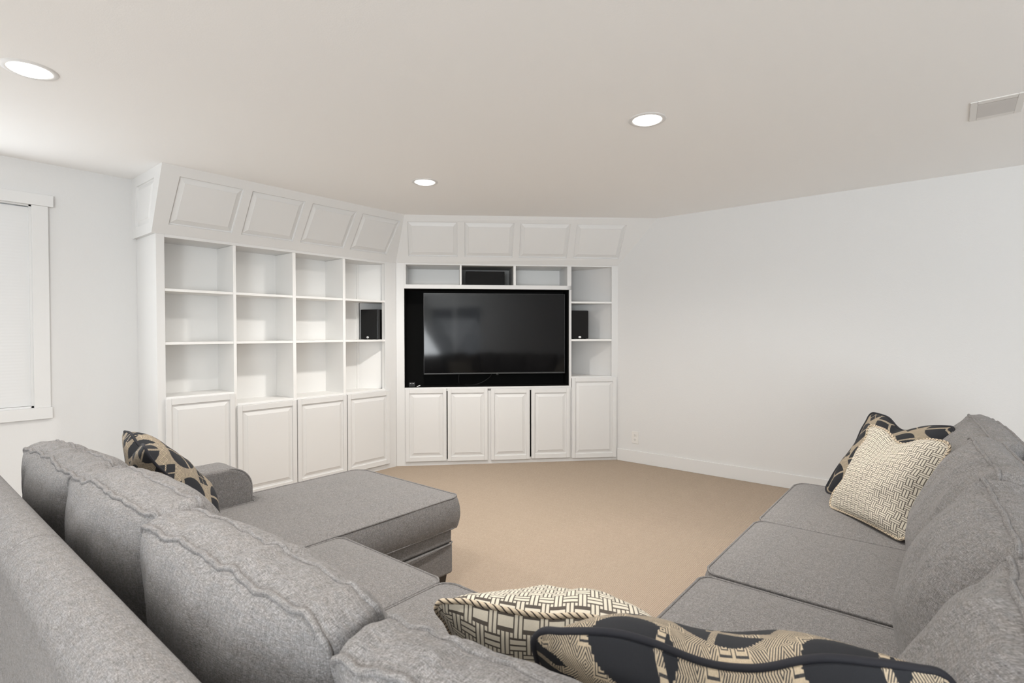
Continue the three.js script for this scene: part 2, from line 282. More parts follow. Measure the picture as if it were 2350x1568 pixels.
{ // trim_1: sloping panelled soffit over the left bookcase
  const N = [0.43 / 0.4821, -0.218 / 0.4821, 0], S = (s, t) => [XL + 0.218 * t, 2.0 + 0.43 * t, Z0 - s];
  const cols = [[0.068, 0.090, 0.491, 0.515], [0.558, 0.576, 0.970, 0.996], [1.032, 1.060, 1.442, 1.480], [1.508, 1.540, 1.907, 1.953]];
  const { face, panels } = soffit('trim_1', S, N, 1, cols, [-0.024, 2.045, 1.977]);
  const z = Z0 + 0.024, e0 = [XW, 2.0, z], e1 = [XL, 2.0, z], e2 = [XL + 0.218, HC, z], e3 = [XW, HC, z];
  const E = (p, q) => L2(L2(e0, e1, p), L2(e3, e2, p), q), a = [0.16, 0.17], b = [0.80, 0.84];
  const A = E(a[0], a[1]), B = E(b[0], a[1]), C = E(b[0], b[1]), D = E(a[0], b[1]);
  face.push([e0, e1, B, A], [e1, e2, C, B], [e2, e3, D, C], [e3, e0, A, D]);
  face.push([[XW, 2.0, Z0 - 2.045], [XL, 2.0, Z0 - 2.045], [XL, 2.0, z], [XW, 2.0, z]]);
  const t = struct('trim_1', quads(face), M.cabinet); t.userData.label = 'sloping white panelled soffit above the left bookcase';
  for (const g of panels) obj('panel', g, M.cabinet, t);
  obj('panel', raised((p, q, o) => { const r = E(lerp(a[0], b[0], p), lerp(a[1], b[1], q)); return [r[0], r[1], r[2] + o]; }, 0.3, 0.29), M.cabinet, t);
}
{ // trim_2: the same soffit over the television wall
  const A0 = [TA[0], 2.0, TA[2]], B0 = [TB[0], 2.0, TB[2]];
  const S = (s, t) => L2(L2(A0, B0, s), L2(AT, BT, s), t);
  const n = V(...B0).sub(V(...A0)).cross(V(...L2(AT, BT, 0.5)).sub(V(...L2(A0, B0, 0.5)))).normalize(); if (n.y > 0) n.negate();
  const cols = [[0.048, 0.015, 0.258, 0.212], [0.288, 0.240, 0.498, 0.439], [0.526, 0.464, 0.739, 0.667], [0.769, 0.692, 0.977, 0.897]];
  const { face, panels } = soffit('trim_2', S, [n.x, n.y, n.z], TLEN, cols, [0, 1, 1]);
  face.push([B0, A0, [XW, 2.0, TA[2]], [XW, 2.0, ZB]]);
  const t = struct('trim_2', quads(face), M.cabinet); t.userData.label = 'sloping white panelled soffit above the television';
  for (const g of panels) obj('panel', g, M.cabinet, t);
}

// ───────────────────────── left bookcase (local x runs along the wall, z out of it) ─────────────────────────
{
  const t = thing('built_in_bookcase', 'white built-in bookcase with twelve open cubbies above four panelled doors, left of the television', 'bookcase', [XL, 0, Z0], Math.PI / 2);
  const C = M.cabinet, cols = [[0.053, 0.509], [0.531, 0.983], [1.011, 1.455], [1.481, 1.914]], D = -0.29;
  obj('side_panel', [rb(0, 0.02, 0, 2.0, -0.40, -0.018), rb(0, 0.053, 0, 2.0, -0.02, 0)], C, t);
  obj('stile', rb(1.914, 2.045, 0, 2.0, -0.02, 0), C, t);
  obj('top_rail', [rb(0.053, 1.914, 1.979, 2.0, -0.02, 0), bx(0.02, 1.95, 1.98, 2.0, -0.40, -0.02)], C, t);
  obj('plinth', bx(0.053, 2.045, 0, 0.045, -0.02, -0.001), C, t);
  for (const [a, b] of [[0.509, 0.531], [0.983, 1.011], [1.455, 1.481]]) obj('divider', rb(a, b, 0.045, 1.979, -0.30, 0), M.inner, t);
  obj('divider', bx(1.914, 1.93, 0.045, 1.979, -0.05, -0.02), M.inner, t);
  cols.forEach(([a, b], k) => {
    const fl = k ? 0.775 : 0.868;
    obj('cubby_floor', rb(a, b, fl - 0.018, fl, D - 0.01, 0), M.inner, t);
    for (const y of [1.606, 1.232]) obj('shelf', rb(a, b, y, y + 0.019, k < 3 ? D : -0.25, -0.003), M.inner, t);
    if (k < 3) obj('back_panel', bx(a, b, 0.6, 1.98, D - 0.01, D), M.inner, t);
    else {
      obj('back_panel', [bx(a, 1.80, 0.6, 1.98, -0.26, -0.25), bx(1.762, 1.784, 0.775, 1.979, -0.25, -0.238)], M.inner, t);
      const q = (y0, y1) => quads([[[1.78, y0, -0.25], [2.0, y0, -0.03], [2.0, y1, -0.03], [1.78, y1, -0.25]]]);
      obj('corner_panel', q(0.775, 1.232), M.inner, t); obj('corner_panel', q(1.625, 1.979), M.inner, t);
      const y0 = 1.2496, y1 = 1.6055, pocket = [[1.78, -0.25], [1.78, -0.02], [1.93, -0.02], [2.2, -0.25]];   // open corner the speaker stands in
      obj('corner_panel', quads([pocket.map(([x, z]) => [x, y0, z]), pocket.map(([x, z]) => [x, y1, z]).reverse(), [[1.78, y0, -0.25], [2.2, y0, -0.25], [2.2, y1, -0.25], [1.78, y1, -0.25]], [[2.2, y0, -0.25], [1.93, y0, -0.02], [1.93, y1, -0.02], [2.2, y1, -0.25]]]), M.inner, t);
    }
  });
  [[0.045, 0.507, 0.856], [0.526, 1.002, 0.7575], [1.010, 1.477, 0.7575], [1.486, 1.952, 0.7575]].forEach(([a, b, y]) => door(t, a, b, 0.048, y));
}
// ───────────────────────── media cabinet across the corner ─────────────────────────
const TVC = { u: 0.984, y: 1.304, w: 1.442, h: 0.819 };
{
  const t = thing('media_cabinet', 'white built-in media cabinet with a black television niche, set across the corner', 'media cabinet', TA, TTURN);
  const C = M.cabinet, K = M.niche;
  obj('stile', [rb(0, 0.079, 0, 2.0, -0.02, 0), rb(0.079, 0.096, 1.792, 1.986, -0.02, 0)], C, t);
  obj('stile', rb(2.177, TLEN, 0, 2.0, -0.02, 0), C, t);
  obj('top_rail', [rb(0.079, 2.177, 1.986, 2.0, -0.02, 0), bx(0.05, 2.2, 1.987, 2.0, -0.42, -0.02)], C, t);
  obj('upright', [rb(1.732, 1.7555, 0.755, 1.751, -0.02, 0), rb(1.713, 1.7555, 1.751, 1.986, -0.02, 0), bx(1.738, 1.7555, 0.1, 1.987, -0.52, -0.02)], C, t);
  obj('mid_rail', [rb(0.079, 1.7555, 1.751, 1.792, -0.02, 0), bx(0.079, 1.738, 1.775, 1.792, -0.42, -0.02)], C, t);
  for (const [a, b] of [[0.624, 0.642], [1.162, 1.185]]) obj('divider', rb(a, b, 1.792, 1.986, -0.40, 0), M.inner, t);
  obj('side_panel', bx(0.08, 0.096, 1.792, 1.987, -0.40, -0.02), C, t);
  obj('side_panel', bx(1.713, 1.738, 1.792, 1.987, -0.40, -0.02), C, t);
  for (const [a, b] of [[0.096, 0.624], [0.642, 1.162], [1.185, 1.713]]) obj('back_panel', bx(a, b, 1.792, 1.987, -0.40, -0.39), M.inner, t);
  obj('cubby_panels', [bx(0.6425, 1.1615, 1.793, 1.986, -0.389, -0.384), bx(0.6421, 0.645, 1.793, 1.986, -0.384, -0.022), bx(1.159, 1.1619, 1.793, 1.986, -0.384, -0.022), bx(0.645, 1.159, 1.983, 1.9865, -0.384, -0.022)], M.greyPanel, t).userData.label = 'grey panels added inside the speaker cubby';  // thin panels added to darken the inside of this cubby
  obj('niche_lining', [bx(0.069, 1.742, 0.773, 1.751, -0.30, -0.29), bx(0.069, 0.0792, 0.773, 1.751, -0.29, -0.021), bx(1.7318, 1.7375, 0.773, 1.751, -0.29, -0.021), bx(0.079, 1.732, 0.763, 0.7732, -0.29, -0.021), bx(0.079, 1.732, 1.7508, 1.7745, -0.29, -0.021)], K, t).userData.label = 'matt black niche lining';
  obj('niche_sill', rb(0.079, 1.7555, 0.754, 0.773, -0.02, 0.001), C, t);
  // triangular shelves running back to the wall
  const tri = (y0, y1, z = -0.002) => { const s = new THREE.Shape([[1.7555, -z], [2.238, -z], [1.7555, 0.505]].map((p) => new THREE.Vector2(...p))); const g = new THREE.ExtrudeGeometry(s, { depth: y1 - y0, bevelEnabled: false }); g.rotateX(-Math.PI / 2); g.translate(0, y0, 0); g.deleteAttribute('uv'); return g; };
  const triangle = (y0, y1) => { const a = [1.7555, 0], pts = [[1.7555, -0.002], [2.236, -0.002], [1.7555, -0.5]]; const lo = pts.map(([x, z]) => [x, y0, z]), hi = pts.map(([x, z]) => [x, y1, z]);
    const pos = [...hi[0], ...hi[1], ...hi[2], ...lo[0], ...lo[2], ...lo[1]]; for (let k = 0; k < 3; k++) { const n = (k + 1) % 3; pos.push(...lo[k], ...lo[n], ...hi[n], ...lo[k], ...hi[n], ...hi[k]); }
    const g = new THREE.BufferGeometry(); g.setAttribute('position', new THREE.Float32BufferAttribute(pos, 3)); return boxUV(g); };
  for (const [a, b] of [[1.614, 1.632], [1.229, 1.249]]) obj('shelf', triangle(a, b), M.inner, t);
  obj('cubby_floor', triangle(0.846, 0.865), M.inner, t);
  obj('plinth', bx(0.079, 2.177, 0, 0.036, -0.02, -0.001), C, t);
  obj('base_frame', [bx(0.079, 0.10, 0.036, 0.754, -0.02, -0.001), bx(0.893, 0.937, 0.036, 0.754, -0.02, -0.001), bx(1.70, 1.775, 0.036, 0.754, -0.02, -0.001), bx(0.10, 0.893, 0.036, 0.055, -0.02, -0.001), bx(0.937, 1.70, 0.036, 0.055, -0.02, -0.001), bx(0.10, 1.70, 0.735, 0.754, -0.02, -0.001), bx(1.775, 2.177, 0.036, 0.055, -0.02, -0.001), bx(1.775, 2.177, 0.83, 0.846, -0.02, -0.001)], C, t);
  obj('cabinet_interior', [bx(0.079, 1.74, 0.03, 0.76, -0.5, -0.49), bx(0.079, 0.09, 0.03, 0.76, -0.49, -0.02), bx(0.079, 1.74, 0.01, 0.034, -0.49, -0.02)], M.slot, t).userData.label = 'cabinet interior coloured dark to stand for shade behind the doors';  // shade behind the door gaps is put into this dark colour
  for (const [a, b, c, d] of [[0.091, 0.489, 0.044, 0.762], [0.499, 0.898, 0.039, 0.760], [0.930, 1.3235, 0.037, 0.752], [1.3385, 1.736, 0.041, 0.750], [1.758, 2.223, 0.033, 0.857]]) door(t, a, b, c, d);
}
{ // television
  const t = thing('television', 'large flat television with a glossy black screen in the black niche', 'television', TA, TTURN);
  const { u, y, w, h } = TVC, x0 = u - w / 2, x1 = u + w / 2, y0 = y - h / 2, y1 = y + h / 2, z = -0.08, b = 0.0045;
  obj('back_cover', [rb(x0 + 0.002, x1 - 0.002, y0 + 0.002, y1 - 0.002, z - 0.03, z - 0.004, 0.004, 2), rb(x0 + 0.15, x1 - 0.15, y0 + 0.03, y0 + 0.5, z - 0.07, z - 0.028, 0.01, 2)], M.blackPlastic, t);
  obj('screen', bx(x0 + b, x1 - b, y0 + 0.016, y1 - b, z - 0.004, z - 0.0012), M.screen, t);
  obj('bezel', [rb(x0, x0 + b, y0, y1, z - 0.02, z, 0.001), rb(x1 - b, x1, y0, y1, z - 0.02, z, 0.001), rb(x0, x1, y1 - b, y1, z - 0.02, z, 0.001), rb(x0, x1, y0, y0 + 0.016, z - 0.02, z + 0.001, 0.003, 2)], M.bezel, t);
  const g = lathe([[0.0001, -0.010], [0.011, -0.010], [0.013, -0.004], [0.011, 0.002], [0.0001, 0.004]], 20); g.rotateX(Math.PI / 2); g.scale(1, 0.9, 1); g.translate(u + 0.02, y0 - 0.001, z + 0.002);
  obj('indicator', g, M.bezel, t).userData.label = 'small grey indicator nub';
  obj('wall_mount', [bx(u - 0.2, u - 0.16, y - 0.2, y + 0.2, -0.29, z - 0.06), bx(u + 0.16, u + 0.2, y - 0.2, y + 0.2, -0.29, z - 0.06), bx(u - 0.3, u + 0.3, y - 0.1, y + 0.1, -0.289, -0.27)], M.blackPlastic, t);
}
const tLocal = (o) => { o.position.set(...TA); o.rotation.y = TTURN; return o; };
tag(tLocal(obj('cable', tube([[0.96, 0.93, -0.17], [0.95, 0.89, -0.15], [0.935, 0.865, -0.14], [0.90, 0.835, -0.14], [0.84, 0.80, -0.15], [0.77, 0.7785, -0.17], [0.68, 0.7785, -0.22]], 0.0035), M.blackPlastic)), 'thin black cable hanging below the middle of the television and curving left', 'cable');
tag(tLocal(obj('cable', tube([[0.63, 0.92, -0.2], [0.615, 0.87, -0.19], [0.612, 0.83, -0.19], [0.618, 0.7785, -0.2], [0.60, 0.7785, -0.25]], 0.0035), M.blackPlastic)), 'thin black cable dropping straight behind the left part of the television', 'cable');
{
  const t = thing('power_adapter', 'small dark adapter with pale markings in the lower left corner of the television niche', 'adapter', TA, TTURN);
  obj('housing', rb(0.115, 0.18, 0.7735, 0.822, -0.12, -0.05, 0.006, 2), M.blackPlastic, t);
  for (const [a, b] of [[0.128, 0.007], [0.146, 0.005], [0.160, 0.008]]) obj('marking', rb(a, a + b, 0.808, 0.813, -0.0505, -0.0492, 0.0005), M.silver, t);
  obj('plug_tip', tube([[0.195, 0.7785, -0.05], [0.212, 0.784, -0.052], [0.228, 0.789, -0.055]], 0.0042, false, 8, 10), M.silver, t).userData.label = 'shiny grey plug tip';
}
// ───────────────────────── loudspeakers ─────────────────────────
function speaker(name, label, w, h, d, at, turn, badge) {                // origin at the middle of the front lower edge, front is +z
  const t = thing(name, label, 'speaker', at, turn, undefined);
  obj('enclosure', rb(-w / 2, w / 2, 0.003, h, -d, -0.012, 0.006, 3), M.blackGloss, t);
  obj('grille', rb(-w / 2 + 0.001, w / 2 - 0.001, 0.004, h - 0.001, -0.0115, 0.004, 0.007, 3), M.grille, t);
  for (const s of [-1, 1]) for (const z of [-0.05, -d + 0.03]) obj('foot', bx(s * w * 0.35 - 0.01, s * w * 0.35 + 0.01, 0, 0.004, z, z + 0.02), M.blackPlastic, t);
  if (badge) { const g = lathe([[0.0001, 0.003], [0.012, 0.0025], [0.0145, 0.0005], [0.0145, -0.001]], 28); g.rotateX(Math.PI / 2); g.scale(1, 0.72, 1); g.translate(badge[0], badge[1], 0.004); obj('badge', g, M.silver, t).userData.label = 'small oval silver badge'; }
  return t;
}
const tPoint = (u, y, z) => { const c = Math.cos(TTURN), s = Math.sin(TTURN); return [TA[0] + u * c + z * s, y, TA[2] - u * s + z * c]; };
speaker('center_speaker', 'wide black centre speaker in the narrow cubby above the television', 0.392, 0.142, 0.24, tPoint(0.882, 1.7925, -0.05), TTURN);
speaker('bookshelf_speaker', 'black bookshelf speaker with oval badge right of the television', 0.182, 0.292, 0.20, tPoint(1.8475, 1.2495, -0.02), TTURN, [0.0, 0.019]);
{ // its nearest upright edge stands just behind the shelf front
  const turn = rad(17), w = 0.19, N = [-4.256, 1.2515, -3.129];
  const c = Math.cos(turn), s = Math.sin(turn);                          // front runs from the near edge towards the back of the cubby
  speaker('bookshelf_speaker', 'glossy black bookshelf speaker with oval badge in the bookcase cubby left of the television', w, 0.29, 0.17, [N[0] - c * w / 2, N[1], N[2] + s * w / 2], turn, [-0.01, 0.02]);
}
// ───────────────────────── ceiling fixtures, outlet ─────────────────────────
function recessed(x, z, power, label) {
  const t = thing('recessed_light', label, 'ceiling light', [x, HC, z], 0, undefined);
  obj('trim_ring', lathe([[0.074, 0.0], [0.0745, -0.003], [0.080, -0.0055], [0.093, -0.004], [0.097, -0.001], [0.0975, 0.0]].reverse(), 48), M.trim, t);
  obj('lens', lathe([[0.0745, -0.002], [0.070, -0.006], [0.055, -0.013], [0.03, -0.017], [0.0001, -0.0185]].reverse(), 40), M.lens, t).userData.label = 'glowing white lens';
  const l = new THREE.SpotLight(rgb(...WARM), power, 0, rad(80), 0.7, 2);
  l.position.set(x, HC - 0.03, z); l.target.position.set(x, 0, z); l.castShadow = true; l.shadow.radius = 3.2; l.name = 'recessed_lamp';
  scene.add(l, l.target);
}
recessed(-3.022, -2.655, POWER.B, 'round recessed ceiling light over the left bookcase, nearest the television');
recessed(-1.247, -2.632, POWER.A, 'round recessed ceiling light over the open carpet, right of the others');
recessed(-3.028, -0.462, POWER.C, 'round recessed ceiling light above the chaise at the left edge of the photo');
recessed(-1.247, -0.462, POWER.D, 'round recessed ceiling light above the near end of the sofa, out of the picture');
{
  const t = thing('ceiling_vent', 'rectangular white louvred air vent in the ceiling at upper right', 'vent', [0.158, HC, -3.59]);
  const hx = 0.10, hz = 0.146, ix = 0.072, iz = 0.104;
  obj('frame', [rb(-hx, -ix, -0.006, 0, -hz, hz, 0.002), rb(ix, hx, -0.006, 0, -hz, hz, 0.002), rb(-ix, ix, -0.006, 0, -hz, -iz, 0.002), rb(-ix, ix, -0.006, 0, iz, hz, 0.002)], M.whitePlastic, t);
  obj('duct_plate', bx(-ix, ix, -0.0012, 0, -iz, iz), M.slot, t);
  for (let k = 0; k < 10; k++) { const g = rb(-ix, ix, -0.0011, 0.0009, -0.0095, 0.0095, 0.0005); g.rotateX(-0.22); g.translate(0, -0.0042, -iz + 0.012 + k * (2 * iz - 0.02) / 9.6); obj('louver', g, M.vent, t); }
}
{
  const t = thing('wall_outlet', 'white duplex power outlet on the right wall above the baseboard', 'outlet', [-2.463, 0.255, ZB]);
  obj('cover_plate', rb(-0.037, 0.037, -0.062, 0.062, 0, 0.006, 0.003, 2), M.whitePlastic, t);
  for (const s of [-1, 1]) { const r = obj('receptacle', rb(-0.017, 0.017, s * 0.0215 - 0.0145, s * 0.0215 + 0.0145, 0.005, 0.008, 0.003, 2), M.whitePlastic, t);
    for (const [x, y, a, b] of [[-0.0065, 0.004, 0.0014, 0.0045], [0.0065, 0.004, 0.0014, 0.0038], [0, -0.007, 0.0024, 0.0024]]) obj('slot', bx(x - a, x + a, s * 0.0215 + y - b, s * 0.0215 + y + b, 0.0075, 0.0083), M.slot, r); }
  const g = lathe([[0.0001, 0.0015], [0.003, 0.001], [0.0033, 0]], 12); g.rotateX(Math.PI / 2); g.translate(0, 0, 0.006); obj('screw', g, M.silver, t);
}

// ───────────────────────── sectional sofa ─────────────────────────
// seat cushion: plan outline between L(z) and R(z) (or turned), softened edges and a crown
function seatCushion(parent, L, R, zA, zB, y0, y1, crown, sd, rot) {
  const nu = 30, nv = 44, T = rot ? (p) => [p[2], p[1], p[0]] : (p) => p;
  const bump = (x, z) => noise(x * 2.2 + sd, z * 2.2, sd) * 0.008 + noise(x * 6 + sd, z * 6, 3) * 0.0025;
  const plan = (u, v) => { const z = lerp(zA, zB, v); return [lerp(L(z), R(z), u), z]; };
  const soft = (q) => 1 - Math.pow(Math.abs(2 * q - 1), 5);
  const fl = (geo) => { if (rot ? zB > zA : zB < zA) return geo; const i = geo.index.array; for (let k = 0; k < i.length; k += 3) { const s = i[k]; i[k] = i[k + 1]; i[k + 1] = s; } geo.computeVertexNormals(); return geo; };
  const top = grid(nu, nv, (u, v) => { const [x, z] = plan(u, v), k = soft(u) * soft(v); return T([x, y1 + k * (crown + bump(x, z)), z]); }, (p) => [p[0], p[2]]);
  const bot = grid(2, 24, (u, v) => { const [x, z] = plan(1 - u, v); return T([x, y0, z]); }, (p) => [p[0], p[2]]);
  const loop = []; for (let i = 0; i < 40; i++) loop.push(plan(i / 40, 0)); for (let i = 0; i < 60; i++) loop.push(plan(1, i / 60)); for (let i = 0; i < 40; i++) loop.push(plan(1 - i / 40, 1)); for (let i = 0; i < 60; i++) loop.push(plan(0, 1 - i / 60));
  const c = loop.reduce((a, p) => [a[0] + p[0] / loop.length, a[1] + p[1] / loop.length], [0, 0]), n = loop.length;
  const nrm = loop.map((p, i) => { const a = loop[(i + n - 1) % n], b = loop[(i + 1) % n]; let x = b[1] - a[1], z = -(b[0] - a[0]); const l = Math.hypot(x, z) || 1; x /= l; z /= l; return (x * (p[0] - c[0]) + z * (p[1] - c[1])) < 0 ? [-x, -z] : [x, z]; });
  const dist = [0]; for (let i = 1; i <= n; i++) dist.push(dist[i - 1] + Math.hypot(loop[i % n][0] - loop[i - 1][0], loop[i % n][1] - loop[i - 1][1]));
  const wall = (i, w) => { const p = loop[i % n], q = nrm[i % n], b = 0.017 * (1 - Math.pow(2 * w - 1, 2)) + bump(p[0] * 2 + 5, p[1] * 2) * 0.4; return [p[0] + q[0] * b, lerp(y0, y1, w), p[1] + q[1] * b]; };
  const side = grid(n, 8, (u, v) => T(wall(Math.round(u * n), v)), (p, u, v) => [dist[Math.round(u * n)], v * (y1 - y0)]);
  const cush = obj('seat_cushion', [fl(top), fl(bot), fl(side)], M.sofa, parent);
  for (const y of [y1, y0 + 0.004]) obj('piping', tube(loop.filter((_, i) => i % 2 === 0).map((p) => T([p[0], y, p[1]])), 0.0048, true, 220), M.sofa, cush);
  return cush;
}
const flat = (a) => () => a;
const SEAT = 0.475, CUSH0 = 0.322;
const sofa = thing('sectional_sofa', 'grey fabric sectional sofa with chaise wrapping round the near side of the room', 'sofa');
{
  const round = (edge, zEnd, r, sgn) => (z) => { const d = Math.abs(z - zEnd); return d < r ? edge + sgn * (r - Math.sqrt(Math.max(0, r * r - (r - d) * (r - d)))) : edge; };
  // chaise seat: T-shaped, wrapping round the front of the arm
  const cl = (z) => { const e = lerp(-2.655, -2.80, smooth(-1.225, -1.262, z)); const d = z + 1.93, r = 0.07; return d < r ? e + (r - Math.sqrt(Math.max(0, r * r - (r - d) * (r - d)))) : e; };
  seatCushion(sofa, cl, round(-1.937, -1.93, 0.03, -1), -0.62, -1.93, CUSH0, SEAT + 0.004, 0.016, 1.3);
  seatCushion(sofa, round(-1.928, -1.235, 0.03, 1), round(-1.322, -1.235, 0.03, -1), -0.62, -1.235, CUSH0, SEAT, 0.022, 4.1);
  seatCushion(sofa, round(-1.312, -1.24, 0.05, 1), round(-0.665, -1.24, 0.03, -1), -0.62, -1.24, CUSH0, SEAT, 0.018, 7.7);
  // corner and right run: local z is the world x (front at -0.66)
  const rr = (e, s, r = 0.035) => round(e, -0.66, r, s);
  seatCushion(sofa, flat(-1.225), flat(-0.50), -0.05, -0.655, CUSH0, SEAT, 0.014, 2.2, true);
  seatCushion(sofa, rr(-1.838, 1), rr(-1.235, -1), -0.02, -0.66, CUSH0, SEAT - 0.004, 0.016, 9.4, true);
  seatCushion(sofa, rr(-2.512, 1, 0.045), rr(-1.848, -1, 0.045), -0.02, -0.66, CUSH0, SEAT + 0.004, 0.022, 11.8, true);
  seatCushion(sofa, rr(-3.30, 1, 0.07), rr(-2.522, -1), -0.02, -0.66, CUSH0, SEAT, 0.018, 15.2, true);
  // upholstered base rails, in two bands with a welt between
  const base = (x0, x1, z0, z1) => { const b = obj('base', [rb(x0, x1, 0.25, 0.323, z0, z1, 0.012, 3), rb(x0 - 0.004, x1 + 0.004, 0.095, 0.247, z0 - 0.004, z1 + 0.004, 0.014, 3)], M.sofa, sofa);
    const y = 0.2485, a = 0.004; obj('piping', tube([[x0 - a, y, z0], [x0, y, z0 - a], [x1, y, z0 - a], [x1 + a, y, z0], [x1 + a, y, z1], [x1, y, z1 + a], [x0, y, z1 + a], [x0 - a, y, z1]], 0.0048, true, 160), M.sofa, b); };
  base(-2.79, -1.95, -1.885, -0.34); base(-1.945, -1.335, -1.2, -0.34); base(-1.33, 0.26, -1.2, -0.34); base(-0.625, 0.26, -3.30, -1.22);
  // back frames: rounded top, one per section
  const profile = (x0, x1, y0, y1, r) => { const s = new THREE.Shape(); s.moveTo(x0, y0); s.lineTo(x1, y0); s.lineTo(x1, y1 - r); s.absarc(x1 - r, y1 - r, r, 0, Math.PI / 2); s.lineTo(x0 + r, y1); s.absarc(x0 + r, y1 - r, r, Math.PI / 2, Math.PI); s.lineTo(x0, y0); return s; };
  const ext = (s, len) => new THREE.ExtrudeGeometry(s, { depth: len, bevelEnabled: true, bevelSize: 0.006, bevelThickness: 0.006, bevelSegments: 2, curveSegments: 12, steps: 1 });
  // the near backs, extruded along x: the shape's x is -z
  const backX = (x0, x1) => { const g = ext(profile(0.188, 0.296, 0.11, 0.846, 0.054), x1 - x0 - 0.014); g.rotateY(Math.PI / 2); g.translate(x0 + 0.007, 0, 0); obj('back_frame', boxUVkeep(g), M.sofa, sofa); };
  const backZ = (z0, z1) => { const g = ext(profile(0.276, 0.384, 0.11, 0.846, 0.054), z1 - z0 - 0.014); g.translate(0, 0, z0 + 0.007); obj('back_frame', boxUVkeep(g), M.sofa, sofa); };
  backX(-2.86, -1.60); backX(-1.60, 0.39); backZ(-3.52, -1.0); backZ(-1.0, -0.30);
  // arms
  const arm = (x0, x1, zb, zf, top) => { const s = new THREE.Shape(), r = 0.10; s.moveTo(zb, 0.11); s.lineTo(zf, 0.11); s.lineTo(zf, top - r); s.absarc(zf - r, top - r, r, 0, Math.PI / 2); s.lineTo(zb, top - 0.004); s.lineTo(zb, 0.11);
    const g = new THREE.ExtrudeGeometry(s, { depth: x1 - x0 - 0.04, bevelEnabled: true, bevelSize: 0.018, bevelThickness: 0.02, bevelSegments: 4, curveSegments: 14 }); return g; };
  { const g = arm(-2.86, -2.665, 0.30, 1.20, 0.645); g.rotateY(Math.PI / 2); g.translate(-2.84, 0, 0); const a = obj('arm', boxUVkeep(g), M.sofa, sofa);
    const line = (x) => { const p = [[x, 0.115, -1.212]]; p.push([x, 0.545, -1.213]); for (let k = 0; k <= 8; k++) { const q = k / 8 * Math.PI / 2; p.push([x, 0.553 + 0.104 * Math.sin(q), -1.109 - 0.104 * Math.cos(q)]); } return p; };
    for (const x of [-2.672, -2.853]) obj('piping', tube(line(x), 0.0045), M.sofa, a); }
  { const g = arm(0, 0.19, -0.26, 0.465, 0.62); g.rotateY(Math.PI); g.translate(0, 0, -3.325); const a = obj('arm', boxUVkeep(g), M.sofa, sofa);
    const line = (z) => { const p = [[-0.478, 0.115, z], [-0.479, 0.515, z]]; for (let k = 0; k <= 8; k++) { const q = k / 8 * Math.PI / 2; p.push([-0.375 - 0.104 * Math.cos(q), 0.528 + 0.104 * Math.sin(q), z]); } return p; };
    for (const z of [-3.312, -3.488]) obj('piping', tube(line(z), 0.0045), M.sofa, a); }
  // feet: short tapered dark blocks
  const foot = (x, z) => { const g = new THREE.CylinderGeometry(0.045, 0.030, 0.098, 4, 1); g.rotateY(Math.PI / 4); g.translate(x, 0.049, z); obj('leg', boxUV(g), M.leg, sofa); };
  for (const [x, z] of [[-2.00, -1.835], [-2.74, -1.835], [-2.74, -0.40], [-1.99, -0.40], [-1.39, -1.15], [-1.39, -0.40], [-0.57, -3.24], [0.2, -3.24], [-0.57, -1.9], [0.2, -1.9], [0.2, -0.40]]) foot(x, z);
}
function boxUVkeep(g) { const h = g.index ? g.toNonIndexed() : g, n = h.attributes.normal.clone(); boxUV(h); h.setAttribute('normal', n); return h; }

